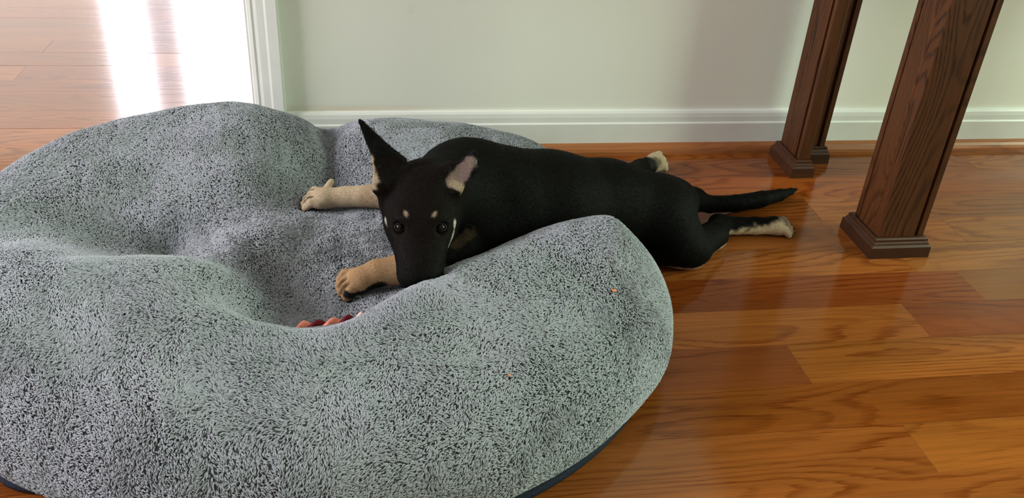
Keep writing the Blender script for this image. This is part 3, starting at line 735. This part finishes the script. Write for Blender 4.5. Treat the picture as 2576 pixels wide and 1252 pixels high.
ctl = v([(-0.4341, 1.0442, 0.12), (-0.3436, 0.9731, 0.135), (-0.2849, 0.9742, 0.135), (-0.2309, 0.979, 0.13), (-0.1789, 0.9674, 0.118), (-0.1491, 0.9409, 0.105), 
 (-0.1613, 0.8359, 0.14), (-0.1219, 0.8194, 0.136), (-0.083, 0.8048, 0.134), (-0.0491, 0.8081, 0.134), (-0.0145, 0.819, 0.135), (0.0033, 0.8299, 0.136), (0.0243, 0.8527, 0.142), (0.0621, 0.9083, 0.132), (0.1074, 0.9266, 0.138), (0.1586, 0.9411, 0.148), (0.2408, 0.9766, 0.16), (0.3176, 0.9886, 0.164), (0.3689, 0.9895, 0.13),
 (-0.2789, 1.1434, 0.04), (-0.3158, 1.1279, 0.062), (-0.2351, 1.124, 0.065), (-0.2825, 1.1586, 0.072), (-0.3476, 1.1732, 0.085), (-0.1747, 1.0867, 0.092), (-0.1239, 1.1064, 0.085), (-0.1689, 1.0359, 0.098),
 (-0.0909, 1.0762, 0.07), (-0.0435, 1.133, 0.06), (-0.0149, 1.1811, 0.058), (-0.0744, 1.2116, 0.056), (-0.1318, 1.2102, 0.072), (-0.042, 1.0323, 0.064), (-0.0866, 0.9544, 0.05), (-0.0411, 0.946, 0.06), (-0.118, 0.9928, 0.062), (0.018, 1.0892, 0.058), (-0.0005, 0.9572, 0.075),
 (-0.133, 0.8974, 0.085), (-0.0935, 0.9096, 0.06), (-0.0548, 0.9069, 0.066), (-0.0159, 0.9098, 0.074), (0.0218, 0.9437, 0.076), (0.0674, 0.9859, 0.08), (0.1197, 1.0332, 0.07), (0.1838, 1.0911, 0.055), (-0.2685, 1.0961, 0.06), (-0.3129, 1.0698, 0.075), (-0.22, 1.0627, 0.078),
 (-0.0651, 1.332, 0.062), (-0.0138, 1.3047, 0.075), (-0.1671, 1.2513, 0.105), (-0.2461, 1.2474, 0.115), (-0.303, 1.2463, 0.11), (-0.3782, 1.2141, 0.115), (-0.4303, 1.1686, 0.115), (-0.2177, 1.3155, 0.135), (-0.1504, 1.3757, 0.138), (-0.3613, 1.2707, 0.125), (-0.3038, 1.3356, 0.13),
 (-0.1018, 1.3804, 0.118), (-0.0617, 1.413, 0.092), (-0.0252, 1.3922, 0.112), (0.0542, 1.4068, 0.112), (0.1201, 1.3886, 0.105), (0.1873, 1.3795, 0.09),
 (.18, 1.15, .035), (.26, 1.14, .030), (.10, 1.12, .045), (.33, 1.18, .03), (.30, 1.30, .06), (.20, 1.28, .075),
 (-.50, 1.0, .125), (-.44, .86, .13), (-.32, .78, .13), (-.2, .74, .13), (0, .72, .13), (.13, .77, .13), (.25, .83, .13), (.33, .90, .13),
 (-.32, .92, .148), (-.15, .81, .136), (.0, .785, .138), (.13, .86, .152), (.25, .93, .155), (-.2, .95, .14), (-.42, 1.0, .135)])
def tps(r2): return 0.5*r2*np.log(np.maximum(r2, 1e-12))
n = len(ctl); D2 = ((ctl[:, None, :2]-ctl[None, :, :2])**2).sum(2)
A = np.zeros((n+3, n+3)); A[:n, :n] = tps(D2)+np.eye(n)*2e-5; A[:n, n] = 1; A[:n, n+1:] = ctl[:, :2]; A[n, :n] = 1; A[n+1:, :n] = ctl[:, :2].T
wts = np.linalg.solve(A, np.r_[ctl[:, 2], 0, 0, 0])
def height(x, y):
    q = ((x[..., None]-ctl[:, 0])**2+(y[..., None]-ctl[:, 1])**2)
    z = tps(q)@wts[:n]+wts[n]+wts[n+1]*x+wts[n+2]*y
    # the sewn crease through the back rim
    a, b = v((-0.0666, 1.4695, 0.1))[:2], v((-0.0528, 1.3019, 0.07))[:2]; e = b-a; t = np.clip(((x-a[0])*e[0]+(y-a[1])*e[1])/(e@e), 0, 1)
    dd = np.hypot(x-a[0]-t*e[0], y-a[1]-t*e[1]); z = z-.032*np.exp(-(dd/.011)**2)*(1-.5*t)-.012*np.exp(-(dd/.035)**2)
    return np.clip(z, .022, .175)
# underside map of the puppy, so the cushion yields under it
ins = dog.f < 0; hasd = ins.any(2); low = dog.lo[2]+ins.argmax(2)*BH
def dog_low(x, y):
    i = np.clip(((x-dog.lo[0])/BH).round().astype(int), 0, dog.n[0]-1); j = np.clip(((y-dog.lo[1])/BH).round().astype(int), 0, dog.n[1]-1)
    ok = hasd[i, j] & (x > dog.lo[0]) & (x < dog.lo[0]+BH*(dog.n[0]-1)) & (y > dog.lo[1]) & (y < dog.lo[1]+BH*(dog.n[1]-1))
    return np.where(ok, low[i, j], 9.0)
NT, NS = 420, 150
th = np.linspace(0, 2*math.pi, NT, endpoint=False); R0 = radius(th)
BV = []
for i in range(NS+1):
    s = i/NS; s = 1-(1-s)**1.25 if i < NS else 1.0
    x = cx+R0*s*np.cos(th); y = cy+R0*s*np.sin(th); d = (1-s)*R0
    e = np.sqrt(np.clip(1-(1-np.clip(d/.085, 0, 1))**2, 0, 1))
    hz = height(x, y); nz_ = np.array([noise.noise(Vector((a*13, b*13, 3.0)))*.0045+noise.noise(Vector((a*30, b*30, 7.0)))*.0018 for a, b in zip(x, y)])
    z = .048+(hz+nz_-.048)*e
    lim = np.minimum(np.minimum(dog_low(x, y), dog_low(x+.006, y)), np.minimum(dog_low(x-.006, y), dog_low(x, y-.0)))
    z = np.where(lim < z+.006, np.maximum(lim-.006, .0060), z)
    BV.append(np.stack([x, y, z], 1))
for a in np.linspace(0.2, 1, 7):
    q = math.pi/2*a; ins_ = .030*(1-math.cos(q)); z = .048-(.048-.006)*math.sin(q)
    x = cx+(R0-ins_)*np.cos(th); y = cy+(R0-ins_)*np.sin(th); zl = np.minimum(z, np.maximum(dog_low(x, y)-.001, .006)); BV.append(np.stack([x, y, zl+0*x], 1))
NR = len(BV); BV = np.stack(BV)
# soften the dents, then push the cloth clear of the puppy so that the two touch through the pile only
def dog_sdf(p):
    q = (p-dog.lo)/BH; ok_ = np.all((q >= 0) & (q < np.array(dog.n)-1.001), axis=-1); q = np.clip(q, 0, np.array(dog.n)-1.001)
    i0 = q.astype(int); f_ = q-i0; out = 0
    for a in (0, 1):
        for b in (0, 1):
            for c in (0, 1):
                w_c = (f_[..., 0] if a else 1-f_[..., 0])*(f_[..., 1] if b else 1-f_[..., 1])*(f_[..., 2] if c else 1-f_[..., 2])
                out = out+w_c*np.minimum(dog.f[i0[..., 0]+a, i0[..., 1]+b, i0[..., 2]+c], .05)
    return np.where(ok_, out, .05)
for _ in range(2):
    zz = BV[:NS, :, 2]; m1 = (np.roll(zz, 1, 1)+np.roll(zz, -1, 1)+zz)/3; m1[1:-1] = (m1[:-2]+m1[1:-1]+m1[2:])/3
    BV[:NS, :, 2] = m1
for it in range(14):
    s0 = dog_sdf(BV); need = np.clip(.0056-s0, 0, .006)
    if it == 13 or need.max() < 1e-5: print('cloth clearance', s0.min()); break
    g = np.stack([dog_sdf(BV+e_)-dog_sdf(BV-e_) for e_ in np.eye(3)*.002], -1); g /= np.linalg.norm(g, axis=-1)[..., None]+1e-9
    g[..., 2] = np.where(g[..., 2] > -.15, np.minimum(g[..., 2], .0), g[..., 2])
    BV = BV+g*need[..., None]; BV[..., 2] = np.maximum(BV[..., 2], .0045)
i, j = np.meshgrid(np.arange(NR-1), np.arange(NT), indexing='ij'); j2 = (j+1) % NT
BF = np.stack([i*NT+j, (i+1)*NT+j, (i+1)*NT+j2, i*NT+j2], -1).reshape(-1, 4)
BVf = BV.reshape(-1, 3)
bed = empty('pet_bed', (cx, cy, 0), 'large round slumped dog bed in blue-grey curly plush with a navy underside', 'pet bed')
def under_bed(o):
    o.parent = bed; o.matrix_parent_inverse = Matrix.Translation((-cx, -cy, 0)); return o
under_bed(fast_mesh('cushion', BVf, BF, M['plush_base'], None, True))
# navy underside: flat pad that peeps out at the front right and front left
nv, nf = [], []
NN = 160; tt = np.linspace(0, 2*math.pi, NN, endpoint=False); rb = radius(tt)-.020
pk = np.exp(-((tt-5.35)/.42)**2)*.017+np.exp(-((tt-3.97)/.10)**2)*.016
for ins_, z in ((.012, .0005), (.001, .002), (0, .007), (.003, .011), (.02, .012)):
    for a, r in zip(tt, rb+pk): nv.append((cx+(r-ins_)*math.cos(a), cy+(r-ins_)*math.sin(a), z))
for k in range(4):
    for a in range(NN): nf.append((k*NN+a, k*NN+(a+1) % NN, (k+1)*NN+(a+1) % NN, (k+1)*NN+a))
nf.append(tuple(range(NN))[::-1]); nf.append(tuple(range(4*NN, 5*NN)))
under_bed(mesh_obj('base_panel', nv, nf, M['navy'], None, True))
# curly pile: short bent tufts, combed in drifting directions
NTUFT = 450000
pt, nn, vi = sample(BVf, BF, int(NTUFT*1.35))
nn = -nn if nn[:, 2].mean() < 0 else nn
ok = (pt[:, 2] > .009) & (dog_sdf(pt) > .0035) & ~(dog_low(pt[:, 0], pt[:, 1]) < pt[:, 2]+.004)
pt, nn = pt[ok][:NTUFT], nn[ok][:NTUFT]; nT = len(pt)
def fbm(p, s_, seed):   # cheap smooth vector noise from a few random waves
    r2 = np.random.default_rng(seed); k = r2.normal(0, 1, (9, 3))*s_; ph = r2.uniform(0, 6.28, 9)
    return np.sin(p@k.T+ph).sum(1)/3.0
wp = pt+np.stack([fbm(pt, 9, 21), fbm(pt, 9, 22), 0*pt[:, 0]], 1)*.03
dirn = -1.0+fbm(wp, 6, 1)*1.3+fbm(wp, 22, 2)*1.0+fbm(wp, 70, 3)*.7+rng.normal(0, .22, nT)
fl = np.stack([np.cos(dirn), np.sin(dirn), np.full(nT, -.15)], 1)
tg = fl-nn*(fl*nn).sum(1)[:, None]; tg /= np.linalg.norm(tg, axis=1)[:, None]+1e-9
sdv = np.cross(nn, tg)
stand = np.clip(.62+.22*fbm(wp, 30, 5), .25, 1.0)[:, None]
ln = rng.uniform(.0050, .0078, nT)[:, None]; wd = rng.uniform(.00048, .00072, nT)[:, None]
sway = rng.normal(0, .22, nT)[:, None]
p0 = pt-nn*.0010; p1 = p0+nn*ln*(.26+.34*stand)+tg*ln*.16
p2 = p1+nn*ln*.20*stand+tg*ln*(.34-.14*stand)+sdv*ln*sway*.35; p3 = p2-nn*ln*(.10-.12*stand)+tg*ln*(.26-.08*stand)+sdv*ln*sway*.6
okt = (dog_sdf(p3) > -.0008) & (dog_sdf(p2) > -.0002); p0, p1, p2, p3, wd = p0[okt], p1[okt], p2[okt], p3[okt], wd[okt]; nT = len(p0)
hc_ = bpy.data.hair_curves.new('plush_pile'); hc_.add_curves([4]*nT)
hc_.attributes['position'].data.foreach_set('vector', np.stack([p0, p1, p2, p3], 1).astype(np.float32).ravel())
ra = hc_.attributes.get('radius') or hc_.attributes.new('radius', 'FLOAT', 'POINT')
ra.data.foreach_set('value', (wd*np.array([[.8, 1.05, .9, .35]])).astype(np.float32).ravel())
sa = hc_.attributes.new('shade', 'FLOAT_COLOR', 'CURVE'); sh_t = rng.uniform(.90, 1.08, nT)
sa.data.foreach_set('color', np.stack([sh_t, sh_t, sh_t, sh_t*0+1], 1).astype(np.float32).ravel())
hc_.materials.append(M['plush']); pile_ob = bpy.data.objects.new('plush_pile', hc_); C.objects.link(pile_ob)
pile = under_bed(pile_ob); pile['kind'] = 'stuff'

# ------------------------------------------------------------------ rope toy in the crease
toy0 = v((-0.0904, 0.8918, 0.078)); toy1 = v((-0.005, 0.892, 0.09)); ax = toy1-toy0; Lt = np.linalg.norm(ax); ax /= Lt
u1 = np.cross(ax, (0, 0, 1)); u1 /= np.linalg.norm(u1); u2 = np.cross(u1, ax)
toy = empty('rope_toy', tuple(toy0), 'braided coral, pink and dark red rope toy sunk in a crease of the bed', 'dog toy')
def strand(name, ph, mat, t0, t1_, label=None):
    bm = bmesh.new(); prev = None; N_ = 60
    for i in range(N_):
        t = t0+(t1_-t0)*i/(N_-1); a = ph+t*2*math.pi*2.4
        c = ax*Lt*t+u1*math.cos(a)*.0040+u2*math.sin(a)*.0040-v((0, 0, 1))*.004*math.sin(t*3)
        r = .0070*min(1, .35+4*min(t-t0, t1_-t)/(t1_-t0))
        rd = u1*math.cos(a)+u2*math.sin(a); tn = np.cross(ax, rd)
        ring = [bm.verts.new(c+(rd*math.cos(b)*1.05+tn*math.sin(b)*.95)*r) for b in np.linspace(0, 2*math.pi, 11)[:-1]]
        if prev:
            for j in range(10): bm.faces.new((prev[j], prev[(j+1) % 10], ring[(j+1) % 10], ring[j]))
        else: bm.faces.new(ring)
        prev = ring
    bm.faces.new(prev[::-1]); o = bm_obj(name, bm, mat, toy, True)
    if label: o['label'] = label
strand('strand', 0.2, M['coral'], 0, .80, 'coral fleece strand'); strand('strand', 0.2+math.pi, M['maroon'], 0, .92, 'dark red fleece strand'); strand('strand', 0.2, M['blush'], .72, 1.0, 'pale pink fleece strand')
# crumb on the plush
def top_z(x, y):
    k = ((BV[:NS+3, :, 0]-x)**2+(BV[:NS+3, :, 1]-y)**2).argmin(); return float(BV[:NS+3, :, 2].ravel()[k])
cp = (0.2928, 0.8666, 0.128); cp = v(cp)
bm = bmesh.new(); bmesh.ops.create_icosphere(bm, subdivisions=2, radius=.0028)
for q in bm.verts: q.co = q.co*(1+.25*noise.noise(q.co*900)); q.co.z *= .6
bz = top_z(cp[0], cp[1]); cr = bm_obj('crumb', bm, M['crumb']); cr.location = (cp[0], cp[1], bz+.0060)
cr['label'] = 'tiny orange crumb caught in the plush on the right lobe of the bed'; cr['category'] = 'crumb'
cp2 = v((0.1447, 0.7341, 0.11)); c2_ = bpy.data.objects.new('crumb', cr.data); C.objects.link(c2_); c2_.scale = (.6, .6, .6)
c2_.location = (cp2[0], cp2[1], top_z(cp2[0], cp2[1])+.0045); c2_['label'] = 'smaller reddish crumb sunk in the plush low on the front slope of the bed'; c2_['category'] = 'crumb'
# pale thread lying near the edge of the bed
bm = bmesh.new(); prev = None; N_ = 16
for i in range(N_):
    q = i/(N_-1); g = v((0.3077, 0.7711, 0.05))*(1-q)+v((0.2911, 0.7489, 0.05))*q+v((.0022, 0, 0))*math.sin(q*5); g[2] = top_z(g[0], g[1])+.0055
    ring = [bm.verts.new(Vector(g)+Vector((math.cos(a)*.0004, 0, math.sin(a)*.0004))) for a in (0, 2.1, 4.2)]
    if prev:
        for j in range(3): bm.faces.new((prev[j], prev[(j+1) % 3], ring[(j+1) % 3], ring[j]))
    prev = ring
tho = bm_obj('thread', bm, M['thread']); tho['label'] = 'pale loose thread lying on the plush near the right front edge of the bed'; tho['category'] = 'thread'
